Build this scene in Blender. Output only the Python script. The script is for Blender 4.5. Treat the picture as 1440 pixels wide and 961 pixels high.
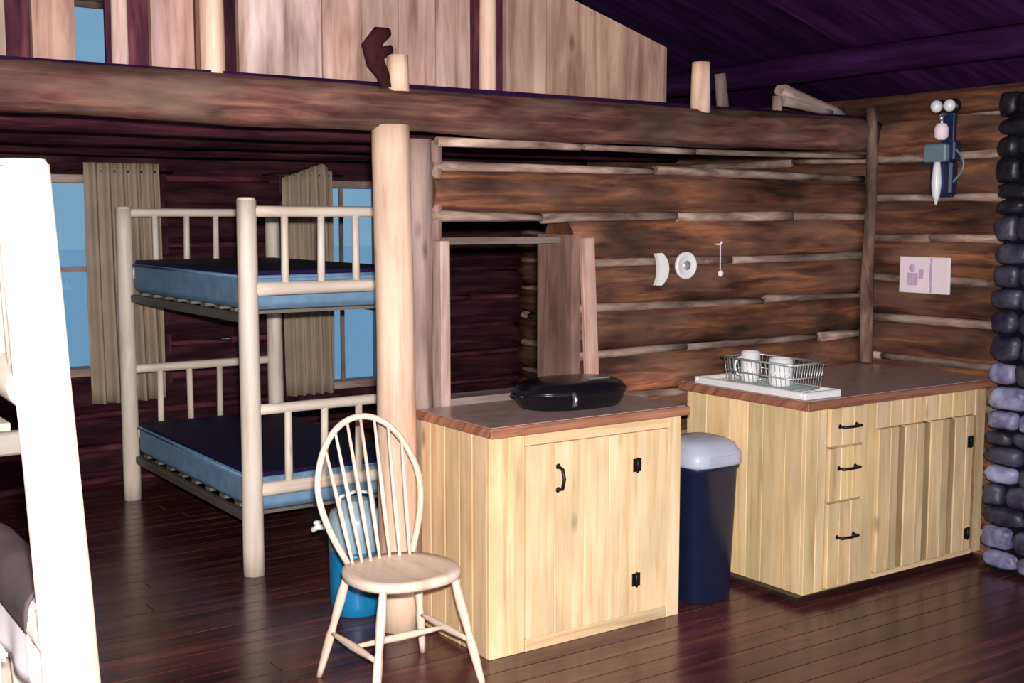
import bpy, bmesh, math, random
from mathutils import Vector, Matrix, noise
R = math.radians
random.seed(7)
for o in list(bpy.data.objects): bpy.data.objects.remove(o)
scn = bpy.context.scene
col = scn.collection

# ------------------------------------------------------------------ camera
cam = bpy.data.objects.new('camera', bpy.data.cameras.new('camera'))
col.objects.link(cam)
cam.data.sensor_width = 36.0
cam.data.lens = 36.0 * 1700 / 1440
cam.data.clip_start = 0.05
cam.location = (0, 0, 1.72)
cam.rotation_euler = (R(90) - math.atan(175.5 / 1700), 0, R(-34.5))
scn.camera = cam

# ------------------------------------------------------------------ light
EXPOSURE = 0.0
FLASH = 350.0
w = bpy.data.worlds.new('world'); scn.world = w; w.use_nodes = True
bg = w.node_tree.nodes['Background']
bg.inputs[0].default_value = (0.34, 0.59, 0.80, 1); bg.inputs[1].default_value = 0.82

def area(name, loc, aim, sx, sy, power, color):
    l = bpy.data.lights.new(name, 'AREA'); l.shape = 'RECTANGLE'; l.size = sx; l.size_y = sy
    l.energy = power; l.color = color
    o = bpy.data.objects.new(name, l); col.objects.link(o); o.location = loc
    o.rotation_euler = (Vector(aim) - Vector(loc)).to_track_quat('-Z', 'Y').to_euler()
    return o
# the flash on top of the camera
area('camera_flash', (0.03, -0.02, 1.83), (2.7, 4.2, 0.2), 0.09, 0.05, FLASH, (1.0, 0.92, 0.86))
# fill lights added at unseen wall openings, as daylight from behind and left
area('window_daylight_front', (2.6, -2.3, 1.5), (2.6, 4.0, 0.8), 1.6, 1.1, 62, (0.80, 0.82, 1.0))
area('window_daylight_left', (-2.25, 1.2, 1.45), (4.0, 3.0, 0.8), 1.4, 1.1, 26, (0.72, 0.80, 1.0))

vs = scn.view_settings
scn.display_settings.display_device = 'sRGB'
vs.view_transform = 'Standard'; vs.look = 'None'; vs.gamma = 1.0; vs.use_curve_mapping = False
vs.exposure = EXPOSURE

# ------------------------------------------------------------------ materials
def srgb(r, g, b):
    f = lambda c: (c / 255 / 12.92) if c / 255 <= 0.04045 else ((c / 255 + 0.055) / 1.055) ** 2.4
    return (f(r), f(g), f(b), 1)

def base_mat(name, rough=0.6, spec=0.5):
    m = bpy.data.materials.new(name); m.use_nodes = True
    nt = m.node_tree; b = nt.nodes['Principled BSDF']
    b.inputs['Roughness'].default_value = rough
    b.inputs['Specular IOR Level'].default_value = spec
    return m, nt, b

def wood(name, dark, mid, light, rough=0.6, grain=(1.1, 16), knots=0.5, spec=0.4, bump=0.15, blotch=0.5, alt=None):
    m, nt, b = base_mat(name, rough, spec)
    N = nt.nodes; L = nt.links
    uv = N.new('ShaderNodeUVMap'); uv.uv_map = 'UVMap'
    mp = N.new('ShaderNodeMapping'); mp.inputs['Scale'].default_value = (grain[0], grain[1], 1)
    L.new(uv.outputs[0], mp.inputs[0])
    n1 = N.new('ShaderNodeTexNoise'); n1.inputs['Scale'].default_value = 1.6; n1.inputs['Detail'].default_value = 6
    n1.inputs['Roughness'].default_value = 0.6; n1.inputs['Distortion'].default_value = 0.6
    L.new(mp.outputs[0], n1.inputs['Vector'])
    cr = N.new('ShaderNodeValToRGB')
    e = cr.color_ramp.elements
    e[0].position = 0.30; e[0].color = dark; e[1].position = 0.70; e[1].color = light
    k = e.new(0.48); k.color = mid
    L.new(n1.outputs['Fac'], cr.inputs[0])
    # slow blotches along the piece
    mp2 = N.new('ShaderNodeMapping'); mp2.inputs['Scale'].default_value = (1.6, 4.0, 1); L.new(uv.outputs[0], mp2.inputs[0])
    n2 = N.new('ShaderNodeTexNoise'); n2.inputs['Scale'].default_value = 1.3; n2.inputs['Detail'].default_value = 3
    L.new(mp2.outputs[0], n2.inputs['Vector'])
    mr = N.new('ShaderNodeMapRange'); mr.inputs[1].default_value = 0.3; mr.inputs[2].default_value = 0.7
    mr.inputs[3].default_value = 1 - blotch; mr.inputs[4].default_value = 1 + blotch * 0.5
    L.new(n2.outputs['Fac'], mr.inputs[0])
    mx = N.new('ShaderNodeMix'); mx.data_type = 'RGBA'; mx.blend_type = 'MULTIPLY'; mx.inputs[0].default_value = 1
    if alt:
        n4 = N.new('ShaderNodeTexNoise'); n4.inputs['Scale'].default_value = 2.3; n4.inputs['Detail'].default_value = 4
        mp4 = N.new('ShaderNodeMapping'); mp4.inputs['Scale'].default_value = (0.9, 2.4, 1); mp4.inputs['Location'].default_value = (7, 3, 0)
        L.new(uv.outputs[0], mp4.inputs[0]); L.new(mp4.outputs[0], n4.inputs['Vector'])
        r4 = N.new('ShaderNodeMapRange'); r4.inputs[1].default_value = 0.44; r4.inputs[2].default_value = 0.62; r4.inputs[4].default_value = 0.75
        L.new(n4.outputs['Fac'], r4.inputs[0])
        x4 = N.new('ShaderNodeMix'); x4.data_type = 'RGBA'; L.new(r4.outputs[0], x4.inputs[0]); L.new(cr.outputs[0], x4.inputs[6]); x4.inputs[7].default_value = alt
        L.new(x4.outputs[2], mx.inputs[6])
    else: L.new(cr.outputs[0], mx.inputs[6])
    L.new(mr.outputs[0], mx.inputs[7])
    # knots
    mp3 = N.new('ShaderNodeMapping'); mp3.inputs['Scale'].default_value = (1.7, 4.2, 1); L.new(uv.outputs[0], mp3.inputs[0])
    vo = N.new('ShaderNodeTexVoronoi'); vo.inputs['Scale'].default_value = 1.0; L.new(mp3.outputs[0], vo.inputs['Vector'])
    mk = N.new('ShaderNodeMapRange'); mk.inputs[1].default_value = 0.03; mk.inputs[2].default_value = 0.10
    mk.inputs[3].default_value = 1 - knots; mk.inputs[4].default_value = 1
    L.new(vo.outputs['Distance'], mk.inputs[0])
    mx2 = N.new('ShaderNodeMix'); mx2.data_type = 'RGBA'; mx2.blend_type = 'MULTIPLY'; mx2.inputs[0].default_value = 1
    L.new(mx.outputs[2], mx2.inputs[6]); L.new(mk.outputs[0], mx2.inputs[7])
    at = N.new('ShaderNodeAttribute'); at.attribute_name = 'tint'
    mx3 = N.new('ShaderNodeMix'); mx3.data_type = 'RGBA'; mx3.blend_type = 'MULTIPLY'; mx3.inputs[0].default_value = 1
    L.new(mx2.outputs[2], mx3.inputs[6]); L.new(at.outputs['Color'], mx3.inputs[7])
    L.new(mx3.outputs[2], b.inputs['Base Color'])
    bp = N.new('ShaderNodeBump'); bp.inputs['Strength'].default_value = bump; bp.inputs['Distance'].default_value = 0.01
    L.new(n1.outputs['Fac'], bp.inputs['Height']); L.new(bp.outputs[0], b.inputs['Normal'])
    return m

def plain(name, c, rough=0.5, spec=0.5, metal=0.0, var=0.12, scale=8.0, bump=0.0):
    m, nt, b = base_mat(name, rough, spec)
    b.inputs['Metallic'].default_value = metal
    N = nt.nodes; L = nt.links
    tc = N.new('ShaderNodeTexCoord')
    n = N.new('ShaderNodeTexNoise'); n.inputs['Scale'].default_value = scale; n.inputs['Detail'].default_value = 4
    L.new(tc.outputs['Object'], n.inputs['Vector'])
    cr = N.new('ShaderNodeValToRGB'); e = cr.color_ramp.elements
    e[0].position = 0.3; e[1].position = 0.7
    e[0].color = tuple(x * (1 - var) for x in c[:3]) + (1,)
    e[1].color = tuple(min(1, x * (1 + var)) for x in c[:3]) + (1,)
    L.new(n.outputs['Fac'], cr.inputs[0]); L.new(cr.outputs[0], b.inputs['Base Color'])
    if bump:
        bp = N.new('ShaderNodeBump'); bp.inputs['Strength'].default_value = bump; bp.inputs['Distance'].default_value = 0.01
        L.new(n.outputs['Fac'], bp.inputs['Height']); L.new(bp.outputs[0], b.inputs['Normal'])
    return m

M = {}
M['pine'] = wood('knotty_pine', srgb(214, 176, 132), srgb(236, 208, 164), srgb(247, 226, 190), 0.5, (0.9, 14), 0.5, blotch=0.22)
M['log'] = wood('brown_log', srgb(66, 38, 36), srgb(118, 78, 64), srgb(184, 122, 84), 0.75, (1.4, 12), 0.8, 0.2, 0.6, blotch=0.75, alt=srgb(122, 92, 78))
M['darklog'] = wood('dark_log', srgb(34, 12, 26), srgb(66, 30, 44), srgb(96, 54, 62), 0.8, (1.4, 12), 0.5, 0.15, 0.4, blotch=0.5)  # purple of the dim shadows is mixed into this log colour
M['beam'] = wood('beam_log', srgb(62, 34, 36), srgb(104, 66, 62), srgb(148, 108, 92), 0.7, (1.6, 12), 0.8, 0.2, 0.6, blotch=0.7, alt=srgb(118, 98, 86))
M['chink'] = wood('pale_chinking_pole', srgb(96, 74, 68), srgb(152, 128, 116), srgb(196, 176, 164), 0.8, (2.5, 10), 0.3, 0.2, 0.3, blotch=0.6)
M['peeled'] = wood('peeled_pole', srgb(222, 196, 176), srgb(246, 232, 218), srgb(252, 244, 234), 0.5, (0.8, 10), 0.55, 0.4, 0.15, blotch=0.15)
M['post'] = wood('peeled_support_log', srgb(200, 156, 134), srgb(228, 196, 172), srgb(240, 216, 190), 0.55, (0.7, 8), 0.4, 0.3, 0.2, blotch=0.18)
M['plank'] = wood('weathered_plank', srgb(136, 106, 98), srgb(178, 152, 144), srgb(206, 186, 182), 0.75, (0.9, 9), 0.7, 0.2, 0.3, blotch=0.35)
M['roof'] = wood('dark_roof_board', srgb(26, 6, 38), srgb(44, 14, 58), srgb(62, 26, 74), 0.9, (1.0, 10), 0.4, 0.1, 0.3)  # purple cast of the roof shade is put into the board colour
M['floor'] = wood('varnished_floor_board', srgb(50, 24, 40), srgb(80, 42, 46), srgb(108, 64, 58), 0.24, (0.9, 12), 0.4, 0.5, 0.05, blotch=0.35)
M['chairwood'] = wood('blond_chair_wood', srgb(214, 182, 160), srgb(238, 216, 198), srgb(246, 230, 214), 0.4, (1.0, 10), 0.15, 0.4, 0.05, blotch=0.1)
M['counter'] = plain('laminate_top', srgb(176, 152, 150), 0.30, 0.5, var=0.18, scale=14)
M['edge'] = wood('reddish_edge_strip', srgb(118, 70, 52), srgb(162, 108, 84), srgb(186, 136, 106), 0.5, (1.0, 20), 0.3, 0.4, 0.05, blotch=0.2)
M['bluefab'] = plain('light_blue_ticking', srgb(124, 160, 196), 0.85, 0.2, var=0.14, scale=12)
M['navy'] = plain('navy_cover', srgb(22, 16, 66), 0.7, 0.3, var=0.25, scale=5)
M['white_cloth'] = plain('white_bedding', srgb(236, 234, 240), 0.9, 0.2, var=0.05, scale=4, bump=0.2)
M['grey_cloth'] = plain('grey_brown_blanket', srgb(84, 72, 76), 0.9, 0.2, var=0.2, scale=9)
M['curtain'] = plain('tan_curtain_cloth', srgb(176, 158, 140), 0.9, 0.2, var=0.12, scale=5)
M['navyplastic'] = plain('dark_navy_plastic', srgb(26, 32, 62), 0.35, 0.5, var=0.1)
M['greyplastic'] = plain('pale_blue_grey_plastic', srgb(178, 186, 208), 0.4, 0.5, var=0.06)
M['black'] = plain('black_enamel', srgb(17, 15, 24), 0.25, 0.6, var=0.2)
M['iron'] = plain('black_iron', srgb(24, 20, 20), 0.45, 0.5, metal=0.3, var=0.2)
M['white'] = plain('white_enamel', srgb(232, 234, 236), 0.3, 0.5, var=0.03)
M['wire'] = plain('grey_coated_wire', srgb(176, 186, 188), 0.3, 0.6, metal=0.4, var=0.05)
M['steel'] = plain('brushed_steel', srgb(190, 190, 190), 0.3, 0.5, metal=0.9, var=0.05)
M['bluejug'] = plain('blue_plastic', srgb(24, 124, 180), 0.35, 0.5, var=0.1)
M['palejug'] = plain('pale_blue_plastic', srgb(158, 184, 200), 0.35, 0.5, var=0.06)
M['pinkpaper'] = plain('pinkish_paper', srgb(246, 228, 240), 0.8, 0.2, var=0.04)
M['mauve'] = plain('mauve_ink', srgb(204, 178, 208), 0.8, 0.2, var=0.15, scale=30)
M['teal'] = plain('teal_grey_paint', srgb(104, 128, 138), 0.4, 0.5, var=0.08)
M['darkblue'] = plain('dark_blue_paint', srgb(26, 36, 74), 0.4, 0.5, var=0.15)
M['stone'] = None
M['mortar'] = plain('dark_mortar', srgb(14, 12, 24), 0.95, 0.1, var=0.3, scale=10)
M['snow'] = plain('snowy_ground', srgb(226, 236, 246), 0.9, 0.2, var=0.04)
M['knot'] = plain('dark_bark', srgb(56, 26, 30), 0.9, 0.1, var=0.3, scale=20, bump=0.5)

def stone_mat():
    m, nt, b = base_mat('dark_fieldstone', 0.45, 0.5)
    N = nt.nodes; L = nt.links
    tc = N.new('ShaderNodeTexCoord'); n = N.new('ShaderNodeTexNoise'); n.inputs['Scale'].default_value = 9; n.inputs['Detail'].default_value = 6
    L.new(tc.outputs['Object'], n.inputs['Vector'])
    cr = N.new('ShaderNodeValToRGB'); e = cr.color_ramp.elements
    e[0].position = 0.35; e[0].color = srgb(24, 22, 38); e[1].position = 0.72; e[1].color = srgb(64, 66, 82)
    L.new(n.outputs['Fac'], cr.inputs[0])
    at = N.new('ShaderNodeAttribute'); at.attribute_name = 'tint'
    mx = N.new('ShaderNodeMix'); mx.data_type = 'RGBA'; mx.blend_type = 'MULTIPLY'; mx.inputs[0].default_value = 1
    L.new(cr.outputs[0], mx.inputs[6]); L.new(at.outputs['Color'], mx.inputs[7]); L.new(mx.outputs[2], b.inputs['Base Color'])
    bp = N.new('ShaderNodeBump'); bp.inputs['Strength'].default_value = 0.6; bp.inputs['Distance'].default_value = 0.02
    L.new(n.outputs['Fac'], bp.inputs['Height']); L.new(bp.outputs[0], b.inputs['Normal'])
    return m
M['stone'] = stone_mat()

def glass_mat():
    m = bpy.data.materials.new('window_glass'); m.use_nodes = True
    nt = m.node_tree; N = nt.nodes; L = nt.links; N.remove(N['Principled BSDF'])
    t = N.new('ShaderNodeBsdfTransparent'); t.inputs[0].default_value = (0.86, 0.92, 0.96, 1)
    g = N.new('ShaderNodeBsdfGlossy'); g.inputs['Roughness'].default_value = 0.03
    n = N.new('ShaderNodeTexNoise'); n.inputs['Scale'].default_value = 3
    mr = N.new('ShaderNodeMapRange'); mr.inputs[3].default_value = 0.04; mr.inputs[4].default_value = 0.10
    L.new(n.outputs['Fac'], mr.inputs[0])
    x = N.new('ShaderNodeMixShader'); L.new(mr.outputs[0], x.inputs[0]); L.new(t.outputs[0], x.inputs[1]); L.new(g.outputs[0], x.inputs[2])
    L.new(x.outputs[0], N['Material Output'].inputs[0])
    return m
M['glass'] = glass_mat()
def bulb_mat():
    m, nt, b = base_mat('frosted_glass', 0.25, 0.6)
    n = nt.nodes.new('ShaderNodeTexNoise'); cr = nt.nodes.new('ShaderNodeValToRGB')
    cr.color_ramp.elements[0].color = (0.72, 0.76, 0.80, 1); cr.color_ramp.elements[1].color = (0.85, 0.88, 0.90, 1)
    nt.links.new(n.outputs['Fac'], cr.inputs[0]); nt.links.new(cr.outputs[0], b.inputs['Base Color'])
    return m
M['frost'] = bulb_mat()

# ------------------------------------------------------------------ mesh builder
class MB:
    def __init__(s):
        s.bm = bmesh.new(); s.uv = s.bm.loops.layers.uv.new('UVMap'); s.tn = s.bm.loops.layers.float_color.new('tint')
        s.M = Matrix.Identity(4)
    def face(s, vs_, uvs, tint, smooth=False, mi=0):
        try: f = s.bm.faces.new(vs_)
        except ValueError: return
        f.smooth = smooth; f.material_index = mi
        t = (tint, tint, tint, 1) if isinstance(tint, (int, float)) else (*tint, 1)
        for l, q in zip(f.loops, uvs): l[s.uv].uv = q; l[s.tn] = t
    def box(s, lo, hi, tint=1.0, grain=None, rot=None, bev=0.0, mi=0):
        """box lo..hi in local axes, optional rot (Matrix 3x3) about its centre; grain = axis index of the wood grain"""
        lo = Vector(lo); hi = Vector(hi); c = (lo + hi) / 2; h = (hi - lo) / 2
        if grain is None: grain = max(range(3), key=lambda i: h[i])
        off = (random.uniform(0, 50), random.uniform(0, 50))
        b = min(bev, min(h) * 0.45)
        def P(x, y, z):
            p = Vector((x, y, z))
            if rot is not None: p = rot @ p
            return s.bm.verts.new(s.M @ (c + p))
        def uvof(p):
            a = [i for i in range(3) if i != grain]
            return (p[grain] + off[0], p[a[0]] + p[a[1]] + off[1])
        if b <= 0:
            vv = {}
            for x in (-1, 1):
                for y in (-1, 1):
                    for z in (-1, 1): vv[(x, y, z)] = (P(x*h.x, y*h.y, z*h.z), Vector((x*h.x, y*h.y, z*h.z)))
            quads = [[(-1,-1,-1),(-1,-1,1),(-1,1,1),(-1,1,-1)], [(1,-1,-1),(1,1,-1),(1,1,1),(1,-1,1)],
                     [(-1,-1,-1),(1,-1,-1),(1,-1,1),(-1,-1,1)], [(-1,1,-1),(-1,1,1),(1,1,1),(1,1,-1)],
                     [(-1,-1,-1),(-1,1,-1),(1,1,-1),(1,-1,-1)], [(-1,-1,1),(1,-1,1),(1,1,1),(-1,1,1)]]
            for q in quads: s.face([vv[k][0] for k in q], [uvof(vv[k][1]) for k in q], tint, False, mi)
            return
        # chamfered box: 24 verts
        vv = {}
        for sx in (-1, 1):
            for sy in (-1, 1):
                for sz in (-1, 1):
                    for ax in range(3):
                        p = [sx*(h.x-b), sy*(h.y-b), sz*(h.z-b)]; p[ax] = (sx, sy, sz)[ax]*h[ax]
                        vv[(sx, sy, sz, ax)] = (P(*p), Vector(p))
        F = []
        for ax in range(3):
            o1, o2 = [i for i in range(3) if i != ax]
            for sg in (-1, 1):
                q = []
                for a, c2 in ((-1,-1),(1,-1),(1,1),(-1,1)):
                    k = [0,0,0]; k[ax] = sg; k[o1] = a; k[o2] = c2; q.append((*k, ax))
                F.append(q)
        for ax in range(3):      # edges parallel to ax
            o1, o2 = [i for i in range(3) if i != ax]
            for a in (-1, 1):
                for c2 in (-1, 1):
                    def K(sv, w_): k = [0,0,0]; k[ax] = sv; k[o1] = a; k[o2] = c2; return (*k, w_)
                    F.append([K(-1,o1), K(1,o1), K(1,o2), K(-1,o2)])
        for sx in (-1, 1):
            for sy in (-1, 1):
                for sz in (-1, 1): F.append([(sx,sy,sz,0),(sx,sy,sz,1),(sx,sy,sz,2)])
        for q in F: s.face([vv[k][0] for k in q], [uvof(vv[k][1]) for k in q], tint, False, mi)
    def tube(s, pts, rad, seg=12, tint=1.0, wob=0.0, squash=None, mi=0, caps=True):
        """tube through pts, rad number or list; wob = radius noise; squash = (Vector axis, factor)"""
        pts = [Vector(p) for p in pts]; n = len(pts)
        if not isinstance(rad, (list, tuple)): rad = [rad]*n
        sd = Vector((random.uniform(0, 99), random.uniform(0, 99), random.uniform(0, 99)))
        off = (random.uniform(0, 50), random.uniform(0, 50))
        rings = []; up = None; L = 0
        for i, p in enumerate(pts):
            t = (pts[min(i+1, n-1)] - pts[max(i-1, 0)]).normalized()
            if up is None: up = (Vector((0,0,1)) if abs(t.z) < 0.9 else Vector((0,1,0)))
            a = (up - t*up.dot(t)).normalized(); b = t.cross(a); up = a
            if i: L += (p - pts[i-1]).length
            ring = []
            for k in range(seg):
                th = 2*math.pi*k/seg
                d = a*math.cos(th) + b*math.sin(th)
                r = rad[i]
                if wob: r *= 1 + wob*noise.noise(sd + d*1.3 + Vector((L*1.4, 0, 0)))*1.6 + wob*0.6*noise.noise(sd*1.7 + d*3 + Vector((L*5, 0, 0)))
                q = d*r
                if squash: q = q - squash[0]*q.dot(squash[0])*(1-squash[1])
                ring.append(s.bm.verts.new(s.M @ (p + q)))
            rings.append((ring, L, rad[i]))
        for i in range(n-1):
            r0, l0, q0 = rings[i]; r1, l1, q1 = rings[i+1]; rr = (q0+q1)/2
            for k in range(seg):
                k2 = (k+1) % seg; v0 = 2*math.pi*k/seg*rr + off[1]; v1 = 2*math.pi*(k+1)/seg*rr + off[1]
                s.face([r0[k], r0[k2], r1[k2], r1[k]], [(l0+off[0], v0), (l0+off[0], v1), (l1+off[0], v1), (l1+off[0], v0)], tint, True, mi)
        if caps:
            for ring, sg in ((rings[0][0], 1), (rings[-1][0], 0)):
                vs_ = list(ring) if not sg else list(reversed(ring))
                s.face(vs_, [(off[0]+0.03*math.cos(6.28*k/seg), off[1]+0.03*math.sin(6.28*k/seg)) for k in range(seg)], tint, False, mi)
    def log(s, p0, p1, r0, r1=None, seg=14, tint=1.0, wob=0.12, step=0.18, bow=0.0, mi=0):
        p0 = Vector(p0); p1 = Vector(p1); r1 = r0 if r1 is None else r1
        n = max(2, int((p1-p0).length/step)+1)
        sd = Vector((random.uniform(0, 99),)*3)
        pts = []
        for i in range(n):
            t = i/(n-1); p = p0.lerp(p1, t)
            if bow: p = p + Vector((noise.noise(sd+Vector((t*2.5,0,0))), noise.noise(sd+Vector((0,t*2.5,5))), noise.noise(sd+Vector((0,3,t*2.5)))))*bow
            pts.append(p)
        s.tube(pts, [r0+(r1-r0)*i/(n-1) for i in range(n)], seg, tint, wob, mi=mi)
    def lathe(s, prof, c=(0,0,0), seg=28, sx=1.0, sy=1.0, tint=1.0, mi=0, power=2.0, smooth=True):
        """profile [(r,z)...], superellipse section"""
        c = Vector(c); rings = []
        for r, z in prof:
            ring = []
            for k in range(seg):
                th = 2*math.pi*k/seg; ct, st = math.cos(th), math.sin(th)
                if power != 2.0: ct = math.copysign(abs(ct)**(2/power), ct); st = math.copysign(abs(st)**(2/power), st)
                ring.append(s.bm.verts.new(s.M @ (c + Vector((r*sx*ct, r*sy*st, z)))))
            rings.append(ring)
        for i in range(len(rings)-1):
            for k in range(seg):
                k2 = (k+1) % seg
                s.face([rings[i][k], rings[i][k2], rings[i+1][k2], rings[i+1][k]], [(k/seg, i*.1), ((k+1)/seg, i*.1), ((k+1)/seg, i*.1+.1), (k/seg, i*.1+.1)], tint, smooth, mi)
        s.face(list(reversed(rings[0])), [(0, 0)]*seg, tint, False, mi); s.face(rings[-1], [(0, 0)]*seg, tint, False, mi)
    def ball(s, c, rx, ry, rz, tint=1.0, sub=2, lump=0.0, mi=0):
        r = bmesh.ops.create_icosphere(s.bm, subdivisions=sub, radius=1.0)
        sd = Vector((random.uniform(0, 99),)*3); c = Vector(c)
        fs = set()
        for v in r['verts']:
            k = 1 + lump*noise.noise(sd + v.co*1.2)
            v.co = s.M @ (c + Vector((v.co.x*rx*k, v.co.y*ry*k, v.co.z*rz*k)))
            fs.update(v.link_faces)
        t = (tint, tint, tint, 1) if isinstance(tint, (int, float)) else (*tint, 1)
        for f in fs:
            f.smooth = True; f.material_index = mi
            for l in f.loops: l[s.tn] = t; l[s.uv].uv = (l.vert.co.x, l.vert.co.z)
    def build(s, name, mats, parent=None, loc=None):
        bmesh.ops.recalc_face_normals(s.bm, faces=s.bm.faces)
        me = bpy.data.meshes.new(name); s.bm.to_mesh(me); s.bm.free()
        for m in (mats if isinstance(mats, (list, tuple)) else [mats]): me.materials.append(M[m] if isinstance(m, str) else m)
        o = bpy.data.objects.new(name, me); col.objects.link(o)
        if parent: o.parent = parent
        if loc: o.location = loc
        return o

def thing(name, label, cat, loc=(0,0,0), rz=0, group=None):
    o = bpy.data.objects.new(name, None); col.objects.link(o); o.empty_display_size = 0.1
    o.location = loc; o.rotation_euler = (0, 0, rz); o['label'] = label; o['category'] = cat
    if group: o['group'] = group
    return o
def tag(o, label, cat, group=None):
    o['label'] = label; o['category'] = cat
    if group: o['group'] = group
    return o
def struct(o): o['kind'] = 'structure'; return o
def part(mb, name, mat, parent, label=None):
    o = mb.build(name, mat, parent)
    if label: o['label'] = label
    return o

# ------------------------------------------------------------------ room shell
U0, U1, V0, V1, VP = -2.5, 5.4, -2.6, 7.75, 4.40      # inner faces; VP = log partition
EAVE, PITCH, UR = 2.35, 0.30, 1.45
roofz = lambda u: EAVE + PITCH*(U1-u) if u > UR else EAVE + PITCH*(U1-UR) - PITCH*(UR-u)

m = MB()                                                # floor boards
v = V0-0.2
while v < V1+0.3:
    u = U0-0.3 - random.uniform(0, 2)
    while u < U1+0.3:
        L = random.uniform(1.8, 3.6)
        m.box((max(u, U0-0.3), v+0.0012, -0.03), (min(u+L-0.002, U1+0.3), v+0.118, 0.0), random.uniform(0.75, 1.25), 0, bev=0.0015)
        u += L
    v += 0.12
m.box((U0-0.3, V0-0.3, -0.08), (U1+0.3, V1+0.4, -0.03), 0.3)
struct(m.build('floor', 'floor'))

def log_wall(name, mats, axis, fixed, a0, a1, z0, z1, openings=(), r=0.113, pitch=0.215, zoff=0.0, tlo=0.75, thi=1.2, face=1, chink_t=(0.7, 1.25), gable=None):
    """courses of round logs with split poles in the seams; face = side (+1/-1 on the other axis) that shows"""
    m = MB()
    def P(a, b, z): return (a, b, z) if axis == 0 else (b, a, z)
    def spans(z, half):
        out = [(a0, a1)]
        if gable:
            g = gable(z+half)
            out = [(max(a0, g[0]), min(a1, g[1]))] if g[1] > g[0] else []
        for (b0, b1, c0, c1) in openings:
            if z+half > c0+0.03 and z-half < c1-0.03:
                nx = []
                for s0, s1 in out:
                    if b1 <= s0 or b0 >= s1: nx.append((s0, s1)); continue
                    if b0 > s0: nx.append((s0, b0))
                    if b1 < s1: nx.append((b1, s1))
                out = nx
        return [q for q in out if q[1]-q[0] > 0.04]
    z = z0 + pitch/2 + zoff
    while z < z1:
        for s0, s1 in spans(z, 0.09):
            # long logs butt at random joints
            m.log(P(s0, fixed, z), P(s1, fixed, z), r*random.uniform(0.93, 1.05), r*random.uniform(0.93, 1.05), 16, random.uniform(tlo, thi), 0.09, 0.2)
        for s0, s1 in spans(z+pitch/2, 0.01):
            q = s0
            while q < s1-0.05:
                L = min(random.uniform(0.5, 1.7), s1-q)
                dz = random.uniform(-0.008, 0.008)
                m.log(P(q, fixed+face*0.068, z+pitch/2+dz), P(q+L, fixed+face*0.068, z+pitch/2-dz), random.uniform(0.018, 0.027), random.uniform(0.014, 0.026), 8, random.uniform(*chink_t), 0.2, 0.15, mi=1)
                q += L + random.choice((0.0, 0.01, 0.03))
        z += pitch
    return struct(m.build(name, mats))

# partition with the dark opening (its sill stands just above the island worktop)
OPEN = (2.66, 3.36, 0.94, 1.615)
log_wall('wall_partition', ['log', 'chink'], 0, VP+0.10, 2.635, U1+0.1, 0.0, 2.03, [OPEN], r=0.111, zoff=0.0, face=-1)
log_wall('wall_right', ['log', 'chink'], 1, U1+0.10, V0-0.1, V1+0.1, -0.215, 2.32, [], zoff=0.10, tlo=0.6, thi=0.95, face=-1)
WIN1 = (1.80, 2.46, 0.72, 1.98); WIN2 = (3.56, 4.22, 0.50, 1.97); WIN3 = (1.80, 2.62, 2.50, 3.10)
gab = lambda z: (UR-(EAVE+PITCH*(U1-UR)-z)/PITCH, UR+(EAVE+PITCH*(U1-UR)-z)/PITCH)
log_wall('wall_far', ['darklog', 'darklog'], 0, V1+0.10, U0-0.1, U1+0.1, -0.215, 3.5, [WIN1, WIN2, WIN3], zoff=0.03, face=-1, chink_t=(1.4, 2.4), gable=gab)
log_wall('wall_left', ['log', 'chink'], 1, U0-0.10, V0-0.1, V1+0.1, -0.215, 2.32, [(0.5, 1.9, 0.9, 2.0)], zoff=0.10, face=1)
log_wall('wall_front', ['log', 'chink'], 0, V0-0.10, U0-0.1, U1+0.1, -0.215, 3.5, [(1.8, 3.4, 0.9, 2.0)], zoff=0.0, face=1, gable=gab)

# roof: boards laid down the slope
m = MB()
vv_ = V0-0.35
while vv_ < V1+0.45:
    for ua, ub in ((UR, U1+0.5), (UR, U0-0.5)):
        za, zb = roofz(UR), roofz(UR) - PITCH*abs(ub-UR)
        cx, cz = (ua+ub)/2, (za+zb)/2; ln = math.hypot(ub-ua, zb-za); ang = math.atan2(zb-za, ub-ua)
        if ub < ua: ang = math.atan2(zb-za, ub-ua) + math.pi
        rt = Matrix.Rotation(-ang, 3, 'Y')
        m.box((cx-ln/2, vv_+0.002, cz+0.02), (cx+ln/2, vv_+0.178, cz+0.045), random.uniform(0.6, 1.4), 0, rot=rt)
    vv_ += 0.18
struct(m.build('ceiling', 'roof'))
for i, uu in enumerate((4.75, 3.6, 2.3, UR, 0.4, -1.2)):
    o = thing('roof_purlin', 'dark round roof purlin under the roof boards', 'log', (uu, 0, roofz(uu)-0.075), 0, 'roof purlins')
    o['label'] = 'dark round purlin under the roof boards'
    m = MB(); m.log((0, V0-0.1, 0), (0, V1+0.1, 0), 0.07, 0.065, 10, 0.8, 0.08, 0.5); part(m, 'log', 'roof', o)

# top plate log on the right wall
m = MB(); m.log((U1+0.06, V0, 2.30), (U1+0.06, V1, 2.30), 0.085, 0.085, 12, 0.55, 0.08, 0.4)
struct(m.build('trim_1', 'log'))

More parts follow.
